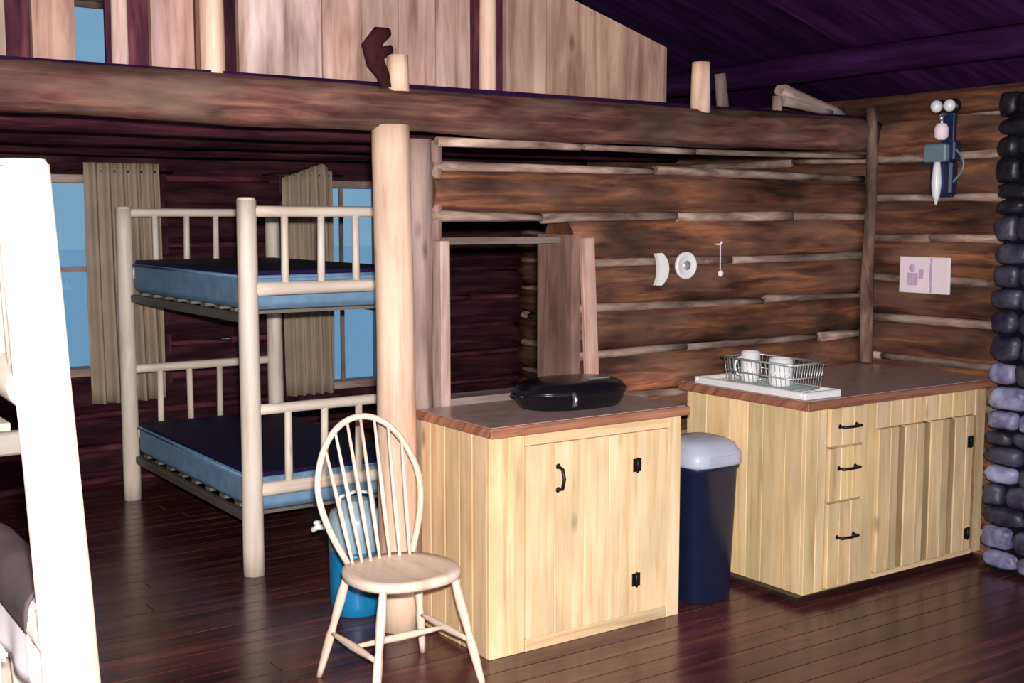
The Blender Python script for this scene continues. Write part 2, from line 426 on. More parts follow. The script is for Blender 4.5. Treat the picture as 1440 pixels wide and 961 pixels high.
# loft floor, joists and the long beam
m = MB(); v = 4.40
while v < V1+0.05:
    m.box((U0-0.02, v, 2.235), (U1-0.02, v+0.196, 2.262), random.uniform(0.6, 1.4), 0); v += 0.2
struct(m.build('floor_loft', 'roof'))
for vj, lab in ((5.15, 'dark log joist under the loft, nearest the front beam'), (6.0, 'dark log joist under the loft, middle of the three'), (6.95, 'dark log joist under the loft, nearest the far windows')):
    m = MB(); m.log((U0-0.1, 0, 0), (U1+0.02, 0, 0), 0.085, 0.075, 12, random.uniform(0.8, 1.1), 0.1, 0.25)
    tag(m.build('log_joist', 'darklog', loc=(0, vj, 2.145)), lab, 'beam', 'log joists under the loft')
m = MB()
pts = []; rad = []
for i in range(48):
    u = U0 + (U1+0.05-U0)*i/47
    pts.append((u, 0.02*math.sin(u*1.3), 0.012*math.sin(u*1.1+0.5) + 0.010*(u-2.4)/3)); rad.append(0.092)
m.tube(pts, rad, 20, 1.0, 0.10)
bm_o = m.build('log_beam', 'beam', loc=(0, VP+0.0, 2.155))
tag(bm_o, 'long brown log beam running across the room under the loft', 'beam')
# grey-white split pole between beam and partition
m = MB()
m.log((2.64, 0, 0), (3.40, 0, 0.0), 0.020, 0.017, 8, 1.5, 0.15, 0.1)
m.log((3.42, 0, 0.0), (4.10, 0, 0.002), 0.013, 0.016, 8, 1.15, 0.2, 0.1)
m.log((4.12, 0, 0.0), (5.36, 0, 0.01), 0.014, 0.014, 8, 0.75, 0.2, 0.1)
tag(m.build('chinking_strip', 'chink', loc=(0, VP+0.0, 2.035)), 'thin pale strip between the long beam and the log wall', 'trim')

# support post and what stands on the beam
t = thing('support_post', 'thick pale peeled log post holding up the long beam, behind the chair', 'post', (2.408, 4.335, 0))
m = MB(); m.log((0.0, 0, 0), (0.0, 0.04, 2.085), 0.082, 0.077, 22, 1.0, 0.05, 0.12, bow=0.012); part(m, 'log', 'post', t)
def stub(u, v, z0, z1, r, lab, mat='post', lean=0.0, tint=1.0, name='log_stub'):
    m = MB(); m.log((0, 0, 0), (lean, 0, z1-z0), r, r*0.9, 14, tint, 0.08, 0.05)
    tag(m.build(name, mat, loc=(u, v, z0)), lab, 'post')
stub(2.44, 4.37, 2.225, 2.37, 0.045, 'short pale log stub on the beam above the support post')
stub(4.11, 4.37, 2.215, 2.46, 0.048, 'pale upright log stub right of the loft boards, tallest of the stubs')
stub(4.36, 4.47, 2.225, 2.43, 0.032, 'thin dull leaning stub just right of the tall pale stub', 'plank', -0.03, 0.5)
stub(4.72, 4.45, 2.215, 2.34, 0.030, 'small dull stub near the right end of the beam', 'plank', 0.0, 0.7)
stub(2.925, 4.44, 2.225, 2.95, 0.038, 'narrow pale upright pole between loft boards, beside the dark gap', 'post', 0.0, 0.95, 'upright_pole')
stub(1.69, 4.44, 2.225, 3.05, 0.048, 'pale knobby upright pole left of the widest light loft board', 'post', 0.0, 0.9, 'upright_pole')
stub(1.345, 4.44, 2.225, 3.0, 0.030, 'thin pinkish upright pole at the left of the loft boards', 'plank', 0.0, 1.25, 'upright_pole')
# gnarled branch
m = MB()
m.tube([(0, 0, 0), (-0.012, 0, 0.05), (-0.05, 0, 0.10), (-0.065, 0, 0.16), (-0.03, -0.01, 0.21), (0.015, -0.01, 0.22)], [0.024, 0.028, 0.036, 0.040, 0.034, 0.018], 12, 1.0, 0.25)
m.tube([(-0.05, 0, 0.10), (-0.02, -0.02, 0.14), (0.02, -0.02, 0.15)], [0.028, 0.026, 0.016], 10, 1.0, 0.2)
tag(m.build('gnarled_branch', 'knot', loc=(2.375, 4.355, 2.235)), 'dark gnarled branch sticking up from the beam beside the stub', 'branch')
# sloping pale slab near the eave
m = MB(); m.log((0, 0, 0), (0.50, 0, -0.105), 0.035, 0.02, 10, 0.9, 0.1, 0.08)
m.log((0.02, 0, -0.055), (0.40, 0, -0.10), 0.03, 0.02, 10, 0.9, 0.1, 0.08)
tag(m.build('sloping_slab', 'plank', loc=(4.79, 4.50, 2.385)), 'dull sloping slab low under the roof at the right end of the beam', 'board')

# loft boards
root = bpy.data.objects.new('wall_loft', None); col.objects.link(root); root.location = (0, 4.56, 2.20); struct(root)
def pxu(x, v=4.56, y=60):          # world u at which image column x meets the plane v (measured once from the photo)
    k = (x-720)/1700; q = (480.5-y)/1700; a = R(34.5); p = math.atan(175.5/1700)
    hz = math.cos(p) + q*math.sin(p)                 # forward part of the ray along the floor
    return v*(hz*math.sin(a)+k*math.cos(a))/(hz*math.cos(a)-k*math.sin(a))
boards = [(-340, -250, 0.8), (-240, -120, 0.9), (-110, -40, 0.75), (-34, 8, 0.8), (46, 106, (1.0, 0.86, 0.78)), (213, 273, (1.05, 0.92, 0.9)), (276, 288, (0.45, 0.28, 0.22)),
          (336, 452, (1.28, 1.28, 1.3)), (454, 508, (1.05, 0.92, 0.86)), (509, 560, (0.86, 0.80, 0.74)), (561, 612, (0.98, 0.86, 0.84)), (613, 661, (1.08, 1.0, 0.96)),
          (712, 768, (1.0, 0.92, 0.8)), (769, 822, (0.92, 0.80, 0.68)), (823, 880, (0.92, 0.84, 0.68)), (881, 938, (0.84, 0.74, 0.64))]
for x0, x1, tn in boards:
    ua, ub = pxu(x0), pxu(x1)
    top = 3.2 if ua < 3.3 else 99
    za = min(roofz(ua)-0.17, 3.2, 2.72-0.30*(ua-3.48) if ua > 3.3 else 9); zb = min(roofz(ub)-0.17, 3.2, 2.72-0.30*(ub-3.48) if ub > 3.3 else 9)
    m = MB(); off = (random.uniform(0, 50), random.uniform(0, 50)); vs_ = []
    jz = random.uniform(0, 0.015)
    ring = [(ua, jz), (ub, jz+random.uniform(-0.01, 0.01)), (ub, zb-2.20), (ua, za-2.20)]
    f1 = [m.bm.verts.new((p, 0, q)) for p, q in ring]; f2 = [m.bm.verts.new((p, 0.03, q)) for p, q in ring]
    uvs = [(q+off[0], p+off[1]) for p, q in ring]
    m.face(f1, uvs, tn); m.face(f2[::-1], uvs[::-1], tn)
    for i in range(4):
        j = (i+1) % 4; m.face([f1[j], f1[i], f2[i], f2[j]], [uvs[j], uvs[i], uvs[i], uvs[j]], tn)
    o = m.build('board', 'plank', root)
    if x0 == 336: o['label'] = 'wide light grey board'
# dark boarding behind the gaps, leaving the one bright gap open
m = MB()
for x0, x1 in ((-340, 106), (154, 700), (700, 940)):
    ua, ub = pxu(x0), pxu(x1); n = max(1, int((ub-ua)/0.2))
    for i in range(n):
        a, b = ua+(ub-ua)*i/n, ua+(ub-ua)*(i+1)/n
        top = min(roofz(b), roofz(a), 2.70-0.30*(b-3.48) if b > 3.3 else 9) - 0.15
        m.box((a, 0.045, 0.0), (b-0.003, 0.065, top-2.20), random.uniform(0.9, 1.8), 2)
part(m, 'backing_boards', 'darklog', root)

# upright grey post at the end of the partition, jamb boards of the opening
m = MB(); m.log((0, 0, 0), (0.0, 0, 2.04), 0.062, 0.055, 16, (0.72, 0.70, 0.68), 0.10, 0.1, bow=0.01)
m.log((0.095, 0.02, 1.62), (0.095, 0.02, 2.04), 0.03, 0.03, 10, (0.8, 0.74, 0.7), 0.1, 0.1)
tag(m.build('corner_log', 'plank', loc=(2.562, 4.425, 0)), 'weathered grey upright log ending the partition, just behind the pale post', 'post')
m = MB(); m.box((2.625, 4.345, 0.90), (2.672, 4.52, 1.62), (1.05, 1.0, 1.0), 2, bev=0.004); struct(m.build('trim_2', 'plank'))
m = MB(); m.box((-0.038, -0.012, -0.34), (0.038, 0.012, 0.34), (1.2, 1.05, 0.98), 2, rot=Matrix.Rotation(R(-3), 3, 'Y'), bev=0.004)
struct(m.build('trim_3', 'plank', loc=(3.435, 4.37, 1.285)))
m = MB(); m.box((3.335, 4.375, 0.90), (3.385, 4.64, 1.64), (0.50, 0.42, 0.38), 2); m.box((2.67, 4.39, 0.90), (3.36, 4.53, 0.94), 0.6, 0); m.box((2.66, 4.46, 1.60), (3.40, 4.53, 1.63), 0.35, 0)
struct(m.build('trim_4', 'plank'))

m = MB(); m.log((0, 0, 0.93), (0.0, 0, 2.30), 0.036, 0.030, 10, (0.62, 0.56, 0.52), 0.15, 0.1, bow=0.012)
tag(m.build('corner_pole', 'chink', loc=(5.335, 4.335, 0)), 'grey-brown upright pole in the corner where the two log walls meet', 'pole')

# ------------------------------------------------------------------ windows and outside
def window(n, U_, V_, wv, sgn=-1, mull=True):
    a, b, c, d = U_, V_, wv[0], wv[1]
    o = bpy.data.objects.new('window_%d' % n, None); col.objects.link(o); o.location = (a, 7.72, c); struct(o)
    W, H_ = b-a, d-c
    m = MB(); f = 0.05
    m.box((0, 0, 0), (f, 0.16, H_), 1, 2, bev=0.003); m.box((W-f, 0, 0), (W, 0.16, H_), 1, 2, bev=0.003)
    m.box((f, 0, 0), (W-f, 0.16, f), 1, 0, bev=0.003); m.box((f, 0, H_-f), (W-f, 0.16, H_), 1, 0, bev=0.003)
    part(m, 'window_frame', 'plank', o)
    m = MB(); e = 0.16
    m.box((-e, 0.03, -e), (0.0, 0.13, H_+e), 1, 2); m.box((W, 0.03, -e), (W+e, 0.13, H_+e), 1, 2); m.box((0.0, 0.03, H_), (W, 0.13, H_+e), 1, 0); m.box((0.0, 0.03, -e), (W, 0.13, 0.0), 1, 0)
    part(m, 'casing', 'darklog', o)
    m = MB(); zb = 0.52 if mull else 0.85; m.box((f, 0.07, H_*zb), (W-f, 0.10, H_*zb+0.035), 0.8, 0)
    if mull: m.box((W/2-0.012, 0.075, f), (W/2+0.012, 0.10, H_-f), 0.8, 2)
    part(m, 'sash_bars', 'plank', o)
    m = MB(); m.box((f, 0.083, f), (W-f, 0.087, H_-f), 1); part(m, 'window_pane', 'glass', o)
    return o
window(1, WIN1[0], WIN1[1], WIN1[2:])
window(2, WIN2[0], WIN2[1], WIN2[2:])
window(3, WIN3[0], WIN3[1], WIN3[2:], mull=False)
m = MB(); m.box((-40, V1+0.6, -0.5), (60, 80, -0.4), 1); struct(m.build('ground_outside', 'snow'))

# ------------------------------------------------------------------ curtains
def curtain(u0, u1, z0, z1, lab, tops):
    t = thing('curtain', lab, 'curtain', ((u0+u1)/2, 7.60, 0))
    m = MB(); n = 90; W = u1-u0; grid = []
    rows = 14
    for j in range(rows+1):
        fz = j/rows; row = []
        for i in range(n+1):
            fx = i/n; x = -W/2+W*fx*(1+0.03*(1-fz)) ; zt = tops(fx)
            z = z0+(zt-z0)*fz
            y = 0.028*math.sin(fx*34+0.8*math.sin(fz*2.2)) * (0.7+0.5*(1-fz)) + 0.008*math.sin(fx*71+fz*3)
            row.append(m.bm.verts.new((x, y, z)))
        grid.append(row)
    for j in range(rows):
        for i in range(n): m.face([grid[j][i], grid[j][i+1], grid[j+1][i+1], grid[j+1][i]], [(0, 0)]*4, 1, True)
    c = part(m, 'cloth', 'curtain', t); sm = c.modifiers.new('thick', 'SOLIDIFY'); sm.thickness = 0.004
    m = MB(); m.tube([(-W/2-0.08, 0.02, z1-0.05), (W/2+0.10, 0.02, z1-0.05)], 0.008, 8)
    for q in (-W/2-0.07, W/2+0.09): m.tube([(q, 0.02, z1-0.05), (q, 0.17, z1-0.05)], 0.007, 8)
    part(m, 'curtain_rod', 'iron', t)
curtain(2.06, 2.52, 0.56, 2.05, 'tan curtain at the left far window, behind the head of the bunk bed', lambda f: 2.05)
curtain(3.36, 3.72, 0.50, 2.05, 'tan curtain with a peaked top at the right far window, seen past the bunk end', lambda f: 1.98+0.10*min(f/0.8, 1)-(0.05*(f-0.8)/0.2 if f > 0.8 else 0))

# ------------------------------------------------------------------ bunk beds
def mattress(loc, rz, W, L, T, body, top, lab, cat='mattress'):
    t = thing('mattress', lab, cat, loc, rz)
    m = MB()
    m.box((0, 0, 0), (W, L, T), 1, bev=0.03)
    b = part(m, 'mattress_body', body, t); bv = b.modifiers.new('b', 'BEVEL'); bv.width = 0.012; bv.segments = 3
    if top:
        m = MB(); m.box((0.012, 0.012, T-0.012), (W-0.012, L-0.012, T+0.012), 1, bev=0.01); part(m, 'cover', top, t)
        m = MB()
        for i in range(4):
            pass
        m.tube([(0.0, 0.0, T-0.02), (W, 0.0, T-0.02), (W, L, T-0.02), (0, L, T-0.02), (0, 0, T-0.02)], 0.006, 6); part(m, 'piping', body, t)
    return t

def bunk(loc, rz, lab, W=0.95, L=1.9, pr=0.05, H_=1.78, levels=((0.41, 0.80), (1.38, 1.745)), rr=0.030, sp=4, plat=(0.27, 1.255), mat='peeled', seed=1, sr=0.018, lean=0.0):
    random.seed(seed)
    t = thing('bunk_bed', lab, 'bunk bed', loc, rz)
    for i, (x, y) in enumerate(((0, 0), (W, 0), (0, L), (W, L))):
        m = MB(); hh = H_ + (0.03 if i == 0 else 0.0)
        ly = lean if i == 0 else 0
        m.log((x, y-ly*0.45, 0), (x, y+ly*0.55, hh-0.012), pr*1.03, pr*0.93, 16, 1.0, 0.045, 0.14)
        m.log((x, y+ly*0.55, hh-0.013), (x, y+ly*0.55, hh), pr*0.9, pr*0.78, 16, 1.0, 0.0, 0.1)
        part(m, 'post', mat, t)
    for y in (0, L):
        sh = (lambda z: lean*(z/H_-0.45) if y == 0 else 0.0)
        for lo, hi in levels:
            m = MB(); m.log((0.02, y+sh(lo), lo), (W-0.02, y, lo), rr*1.15, rr*1.1, 12, 1.0, 0.06, 0.12); part(m, 'end_rail', mat, t)
            m = MB(); m.log((0.02, y+sh(hi), hi), (W-0.02, y, hi), rr*0.9, rr*0.85, 12, 1.0, 0.06, 0.12); part(m, 'guard_rail', mat, t)
            for k in range(sp):
                x = W*(k+1)/(sp+1)
                m = MB(); g = 1-x/W; m.log((x, y+sh(lo)*g, lo+rr*0.8), (x+random.uniform(-0.006, 0.006), y+sh(hi)*g, hi-rr*0.6), sr*1.1, sr, 10, 1.0, 0.06, 0.1); part(m, 'spindle', mat, t)
    for z in plat:
        for x in (0.03, W-0.03):
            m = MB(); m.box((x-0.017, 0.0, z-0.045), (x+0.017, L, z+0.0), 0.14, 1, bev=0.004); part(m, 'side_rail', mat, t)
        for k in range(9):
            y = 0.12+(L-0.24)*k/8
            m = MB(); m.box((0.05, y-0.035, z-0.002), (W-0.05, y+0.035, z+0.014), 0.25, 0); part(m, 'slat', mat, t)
    return t

bunk((2.20, 5.40, 0), 0, 'peeled-log bunk bed with blue and navy mattresses, standing behind the pale post', seed=3)
mattress((2.225, 5.46, 0.286), 0, 0.90, 1.78, 0.18, 'bluefab', 'navy', 'lower blue mattress with dark navy top on the far bunk bed')
mattress((2.225, 5.46, 1.271), 0, 0.90, 1.78, 0.18, 'bluefab', 'navy', 'upper blue mattress with dark navy top on the far bunk bed')

bunk((0.605, 2.46, 0), R(90), 'pale log bunk bed cut off by the left edge, nearest the camera', W=0.95, L=1.95, pr=0.056, lean=0.10, H_=1.80,
     levels=((0.56, 0.835), (1.37, 1.76)), rr=0.040, sp=3, plat=(0.62, 1.30), seed=5, sr=0.022)
mattress((0.495, 2.53, 0.638), R(90), 0.81, 1.76, 0.22, 'white_cloth', 'grey_cloth', 'white lower mattress with grey blanket on the nearest bunk bed')
mattress((0.495, 2.53, 1.318), R(90), 0.81, 1.76, 0.17, 'white_cloth', None, 'white upper mattress on the nearest bunk bed')
m = MB()
m.ball((0, 0, 0), 0.17, 0.36, 0.12, 1, 3, 0.12)
o = m.build('pillow', 'white_cloth', loc=(0.345, 2.95, 1.615)); tag(o, 'white pillow on the upper mattress of the nearest bunk bed', 'pillow')

t = thing('draped_sheet', 'white sheet with grey fold draped over the lower end rail of the nearest bunk bed', 'sheet', (0.628, 2.50, 0.0))
def drape(name, mat, v0, v1, zt, rad, down_f, down_b, parent, amp):
    m = MB(); n = 36; prof = []
    for k in range(7): prof.append((rad, -down_f*(1-k/7), 1))
    for k in range(9): a = math.pi*k/8; prof.append((rad*math.cos(a), rad*math.sin(a), 0))
    for k in range(1, 6): prof.append((-rad, -down_b*k/5, 1))
    g = []
    for j in range(n+1):
        v = v0+(v1-v0)*j/n; row = []
        for (x, z, hang) in prof:
            wv = amp*math.sin(v*31+z*5)*min(1, abs(z)/0.15)*hang
            row.append(m.bm.verts.new((x+wv*(1 if x > 0 else -1), v, zt+z*(1+0.05*math.sin(v*9)*hang))))
        g.append(row)
    for j in range(n):
        for i in range(len(prof)-1): m.face([g[j][i], g[j+1][i], g[j+1][i+1], g[j][i+1]], [(0, 0)]*4, 1, True)
    o = part(m, name, mat, parent); q = o.modifiers.new('thick', 'SOLIDIFY'); q.thickness = 0.006; q.offset = 1
drape('sheet', 'white_cloth', 0.17, 0.80, 0.845, 0.052, 0.30, 0.14, t, 0.006)
drape('fold', 'grey_cloth', 0.17, 0.80, 0.868, 0.056, 0.004, 0.04, t, 0.0)

# ------------------------------------------------------------------ kitchen cabinets
def vboards(m, x0, x1, y, z0, z1, th, wmin=0.07, wmax=0.12, gap=0.003, axis=0, tl=0.86, tt=1.1):
    x = x0
    while x < x1-1e-4:
        wd = random.uniform(wmin, wmax)
        if x1-(x+wd) < wmin*0.7: wd = x1-x
        tn = random.uniform(tl-0.06, tt); tc = (tn, tn*random.uniform(0.95, 1.01), tn*random.uniform(0.84, 1.0))
        if axis == 0: m.box((x, y-th, z0), (x+wd-gap, y, z1), tc, 2, bev=0.0025)
        else: m.box((y-th, x, z0), (y, x+wd-gap, z1), tc, 2, bev=0.0025)
        x += wd
def pull(parent, x, y, z, horiz, w_=0.075, s=0.006, d=0.03):
    m = MB()
    if horiz: m.tube([(x-w_/2, y, z), (x-w_/2, y-d, z), (x, y-d-0.004, z), (x+w_/2, y-d, z), (x+w_/2, y, z)], s, 8)
    else: m.tube([(x, y, z-w_/2), (x, y-d, z-w_/2+0.008), (x+0.006, y-d-0.004, z), (x, y-d, z+w_/2-0.008), (x, y, z+w_/2)], s, 8)
    for q in (-1, 1):
        if horiz: m.ball((x+q*w_/2, y, z), 0.011, 0.004, 0.011)
        else: m.ball((x, y, z+q*w_/2), 0.012, 0.004, 0.012)
    return part(m, 'handle', 'iron', parent)
def hinge(parent, x, y, z):
    m = MB()
    m.box((x-0.022, y-0.004, z-0.028), (x-0.004, y, z+0.028), 1, bev=0.001); m.box((x+0.004, y-0.004, z-0.028), (x+0.022, y, z+0.028), 1, bev=0.001)
    m.tube([(x, y-0.006, z-0.032), (x, y-0.006, z+0.032)], 0.005, 8)
    return part(m, 'hinge', 'iron', parent)

random.seed(21)
# island
IW, ID, IH = 0.985, 0.50, 0.88
t = thing('kitchen_island', 'knotty pine cabinet with one wide door, black pan on its top', 'cabinet', (2.505, 3.82, 0))
m = MB()
m.box((0.02, 0.02, 0.03), (IW-0.02, ID, IH), 0.6, 2)
part(m, 'carcass', 'pine', t)
m = MB(); vboards(m, 0, ID, 0.02, 0.0, IH, 0.02, axis=1); part(m, 'side_panel', 'pine', t)
m = MB(); vboards(m, 0.0, ID, IW, 0.02, IH, 0.02, axis=1); part(m, 'side_panel', 'pine', t)
m = MB()
vboards(m, 0.0, 0.17, 0.0, 0.0, IH, 0.02); m.box((0.17, -0.02, IH-0.05), (IW-0.07, 0, IH), 1.02, 0, bev=0.002); m.box((0.17, -0.02, 0.0), (IW-0.07, 0, 0.05), 0.98, 0, bev=0.002)
m.box((IW-0.07, -0.02, 0.0), (IW, 0, IH), 1.08, 2, bev=0.002); part(m, 'face_frame', 'pine', t)
d = MB(); x = 0.173
for wd in (0.135, 0.15, 0.13, 0.155, 0.17):
    tn = random.uniform(0.97, 1.06); d.box((x, -0.026, 0.052), (x+wd-0.0018, -0.004, IH-0.052), (tn, tn*0.99, tn*0.97), 2, bev=0.0015); x += wd
door = part(d, 'door', 'pine', t)
pull(door, 0.325, -0.026, 0.685, False, 0.095, 0.0075)
hinge(door, 0.735, -0.026, 0.69); hinge(door, 0.735, -0.026, 0.20)
m = MB(); m.box((-0.012, -0.055, IH), (IW+0.02, ID+0.02, IH+0.038), 1.0, 0, bev=0.003); ct = part(m, 'countertop', 'edge', t, 'worktop with a reddish wooden edge')
m = MB(); m.box((-0.004, -0.038, IH+0.036), (IW+0.003, ID+0.01, IH+0.0405), 1.0, 0); part(m, 'laminate', 'counter', ct, 'dull grey-brown laminate surface')
m = MB(); m.box((IW-0.07, -0.012, 0.0), (IW-0.02, 0.03, 0.0), 1, 2); m.bm.free()

# sink cabinet
random.seed(31)
SW, SD, SH = 1.30, 0.745, 0.88
t = thing('sink_cabinet', 'long knotty pine cabinet in the corner with three drawers and a boarded door', 'cabinet', (4.015, 3.59, 0))
m = MB(); m.box((0.02, 0.02, 0.045), (SW, SD, SH), 0.6, 2); m.box((0.07, 0.07, 0.0), (SW-0.02, SD-0.03, 0.05), 0.12, 0); part(m, 'carcass', 'pine', t)  # recessed base tinted near black, painting in the shadow under the cabinet
m = MB(); vboards(m, 0, SD, 0.02, 0.045, SH, 0.02, 0.09, 0.16, axis=1); part(m, 'side_panel', 'pine', t)
m = MB()
vboards(m, 0.0, 0.135, 0.0, 0.045, SH, 0.02, 0.065, 0.08); vboards(m, 0.375, 0.47, 0.0, 0.045, SH, 0.02, 0.09, 0.1, tl=0.8, tt=0.9)
vboards(m, 0.47, 1.215, 0.0, SH-0.13, SH, 0.02, 0.08, 0.11, tl=0.85, tt=1.02); m.box((0.47, -0.02, 0.045), (1.215, 0, 0.07), 0.9, 0)
m.box((1.215, -0.02, 0.045), (SW, 0, SH), 0.88, 2, bev=0.003)
m.box((0.135, -0.018, 0.045), (0.375, -0.002, SH), 0.55, 2); part(m, 'face_frame', 'pine', t)
zs = [(0.70, 0.875), (0.45, 0.695), (0.052, 0.445)]
for (za, zb), zh in zip(zs, (0.79, 0.60, 0.285)):
    m = MB(); vboards(m, 0.139, 0.371, -0.016, za+0.002, zb-0.002, 0.02, 0.075, 0.08, tl=0.92, tt=1.08); dr = part(m, 'drawer', 'pine', t)
    pull(dr, 0.255, -0.036, zh, True, 0.11, 0.0065)
m = MB(); x = 0.473
i = 0
while x < 1.205:
    wd = (0.085, 0.06, 0.045)[i % 3]
    wd = min(wd, 1.212-x)
    if i % 3 == 2: m.box((x, -0.031, 0.075), (x+wd-0.002, -0.004, SH-0.135), (0.46, 0.42, 0.34), 2)
    else:
        tn = random.uniform(0.70, 1.0); m.box((x, -0.036, 0.072), (x+wd-0.003, -0.008, SH-0.132), (tn, tn*0.98, tn*0.92), 2, bev=0.003)
    x += wd; i += 1
dr = part(m, 'door', 'pine', t)
hinge(dr, 1.16, -0.036, 0.62); hinge(dr, 1.16, -0.036, 0.16)
m = MB(); m.box((-0.03, -0.055, SH), (SW+0.03, SD+0.03, SH+0.038), 0.85, 0, bev=0.003); ct = part(m, 'countertop', 'edge', t, 'worktop with a reddish wooden edge')
m = MB(); m.box((-0.012, -0.037, SH+0.036), (SW+0.03, SD+0.03, SH+0.0405), 0.9, 0); part(m, 'laminate', 'counter', ct, 'dull grey-brown laminate surface')

# white drainboard sink on the left end of that top
t = thing('sink_drainboard', 'white enamel sink drainboard set on the left end of the corner cabinet top', 'sink', (4.008, 3.575, 0.9215))
m = MB(); W, D = 0.235, 0.70
m.box((0, 0, 0), (W, D, 0.012), 1, bev=0.004)
for a, b in (((0, 0, 0.010), (W, 0.022, 0.032)), ((0, D-0.022, 0.010), (W, D, 0.032)), ((0, 0.022, 0.010), (0.022, D-0.022, 0.032)), ((W-0.022, 0.022, 0.010), (W, D-0.022, 0.032))):
    m.box(a, b, 1, bev=0.005)
part(m, 'tray', 'white', t)
m = MB()
for k in range(5): m.box((0.04+k*0.033, 0.06, 0.011), (0.052+k*0.033, D-0.06, 0.017), 1, bev=0.002)
part(m, 'drain_ribs', 'white', t)
# dish rack
t = thing('dish_rack', 'grey wire dish rack holding white cups on the drainboard', 'dish rack', (4.035, 3.68, 0.9400))
m = MB(); RW, RD, RH = 0.185, 0.40, 0.125; fl = 0.02
def loop(z, e, r): m.tube([(-e, -e, z), (RW+e, -e, z), (RW+e, RD+e, z), (-e, RD+e, z), (-e, -e, z)], r, 8)
loop(0.008, 0, 0.004); loop(RH, fl, 0.005); loop(RH*0.5, fl*0.5, 0.003)
part(m, 'rim', 'wire', t)
m = MB()
for k in range(12):
    x = RW*k/11
    m.tube([(x-(fl if k == 0 else 0)*0, -fl, RH), (x, 0, 0.008), (x, RD, 0.008), (x, RD+fl, RH)], 0.0019, 6)
for k in range(15):
    y = RD*k/14
    m.tube([(-fl, y, RH), (0, y, 0.008), (RW, y, 0.008), (RW+fl, y, RH)], 0.0019, 6)
part(m, 'wires', 'wire', t)
def mug(loc, r, h, lab, ang):
    t = thing('mug', lab, 'mug', loc, ang)
    m = MB(); m.lathe([(r*0.86, 0), (r*0.95, 0.004), (r, 0.02), (r, h), (r*0.92, h), (r*0.90, 0.012), (r*0.2, 0.010)], seg=24); part(m, 'cup', 'white', t)
    m = MB(); m.tube([(r*0.96, 0, h*0.82), (r+0.022, 0, h*0.78), (r+0.030, 0, h*0.5), (r+0.018, 0, h*0.25), (r*0.97, 0, h*0.2)], 0.005, 8); part(m, 'handle', 'white', t)
mug((4.125, 4.02, 0.950), 0.045, 0.140, 'white mug standing at the left back end of the dish rack', R(150))
mug((4.125, 3.83, 0.950), 0.055, 0.125, 'wide white mug at the front middle of the dish rack', R(10))

# ------------------------------------------------------------------ roasting pan
t = thing('roasting_pan', 'black oval roasting pan with lid on the island top', 'pan', (3.09, 4.06, 0.9205), R(-2))
m = MB(); m.lathe([(0.80, 0.0), (0.90, 0.004), (0.97, 0.03), (1.0, 0.066), (1.04, 0.068), (1.04, 0.074), (0.98, 0.074), (0.94, 0.04), (0.2, 0.015)], sx=0.255, sy=0.165, seg=40, power=2.3); part(m, 'body', 'black', t)
m = MB(); m.lathe([(1.03, 0.073), (1.03, 0.079), (0.99, 0.086), (0.93, 0.102), (0.80, 0.114), (0.55, 0.119), (0.2, 0.121)], sx=0.255, sy=0.165, seg=40, power=2.3); lid = part(m, 'lid', 'black', t)
m = MB(); m.box((0.04, -0.085, 0.117), (0.15, -0.04, 0.123), 1, bev=0.002); part(m, 'label', 'teal', lid, 'small grey patch')
for sx in (-1, 1):
    m = MB(); m.tube([(sx*0.25, -0.04, 0.060), (sx*0.27, -0.035, 0.062), (sx*0.278, 0, 0.062), (sx*0.27, 0.035, 0.062), (sx*0.25, 0.04, 0.060)], 0.009, 8); part(m, 'handle', 'black', t)
m = MB(); m.tube([(-0.10, -0.165, 0.03), (-0.10, -0.180, 0.035), (-0.10, -0.182, 0.06), (-0.10, -0.166, 0.078)], 0.010, 8); part(m, 'clasp', 'steel', t, 'bright clasp on the front')

# ------------------------------------------------------------------ trash can
t = thing('trash_can', 'dark navy bin with pale grey lid between the two pine cabinets', 'bin', (3.735, 3.95, 0))
m = MB(); m.lathe([(0.118, 0), (0.124, 0.008), (0.145, 0.60), (0.153, 0.605), (0.153, 0.63), (0.14, 0.63)], sx=1.0, sy=1.0, seg=40, power=4.0); part(m, 'body', 'navyplastic', t)
m = MB(); m.lathe([(0.158, 0.622), (0.161, 0.630), (0.160, 0.675), (0.150, 0.688), (0.135, 0.715), (0.10, 0.735), (0.03, 0.740)], seg=40, power=4.0); lid = part(m, 'lid', 'greyplastic', t)
m = MB(); m.box((-0.085, -0.164, 0.636), (0.085, -0.159, 0.672), 1, bev=0.003); part(m, 'flap', 'greyplastic', lid)

# ------------------------------------------------------------------ windsor chair (faces -v)
t = thing('windsor_chair', 'blond hoop-back chair in front of the pale log post', 'chair', (2.115, 3.80, 0), R(180))
ZS = 0.44
m = MB(); n = 40
def seat_r(th):
    c, s_ = math.cos(th), math.sin(th)
    w_ = 0.215 - 0.018*(-s_ if s_ < 0 else 0); return (w_*math.copysign(abs(c)**0.8, c), 0.205*math.copysign(abs(s_)**0.85, s_))
rings = []
for k, (sc, z) in enumerate(((0.93, ZS-0.038), (0.99, ZS-0.028), (1.0, ZS-0.010), (0.97, ZS), (0.80, ZS-0.004), (0.45, ZS-0.012), (0.1, ZS-0.012))):
    rings.append([m.bm.verts.new((seat_r(6.2832*i/n)[0]*sc, seat_r(6.2832*i/n)[1]*sc, z)) for i in range(n)])
for a, b in zip(rings, rings[1:]):
    for i in range(n):
        q = [a[i], a[(i+1) % n], b[(i+1) % n], b[i]]; m.face(q, [(p.co.y, p.co.x) for p in q], 1.0, True)
m.face(rings[0][::-1], [(0, 0)]*n, 1.0); m.face(rings[-1], [(p.co.y, p.co.x) for p in rings[-1]], 1.0, True)
part(m, 'seat', 'chairwood', t)
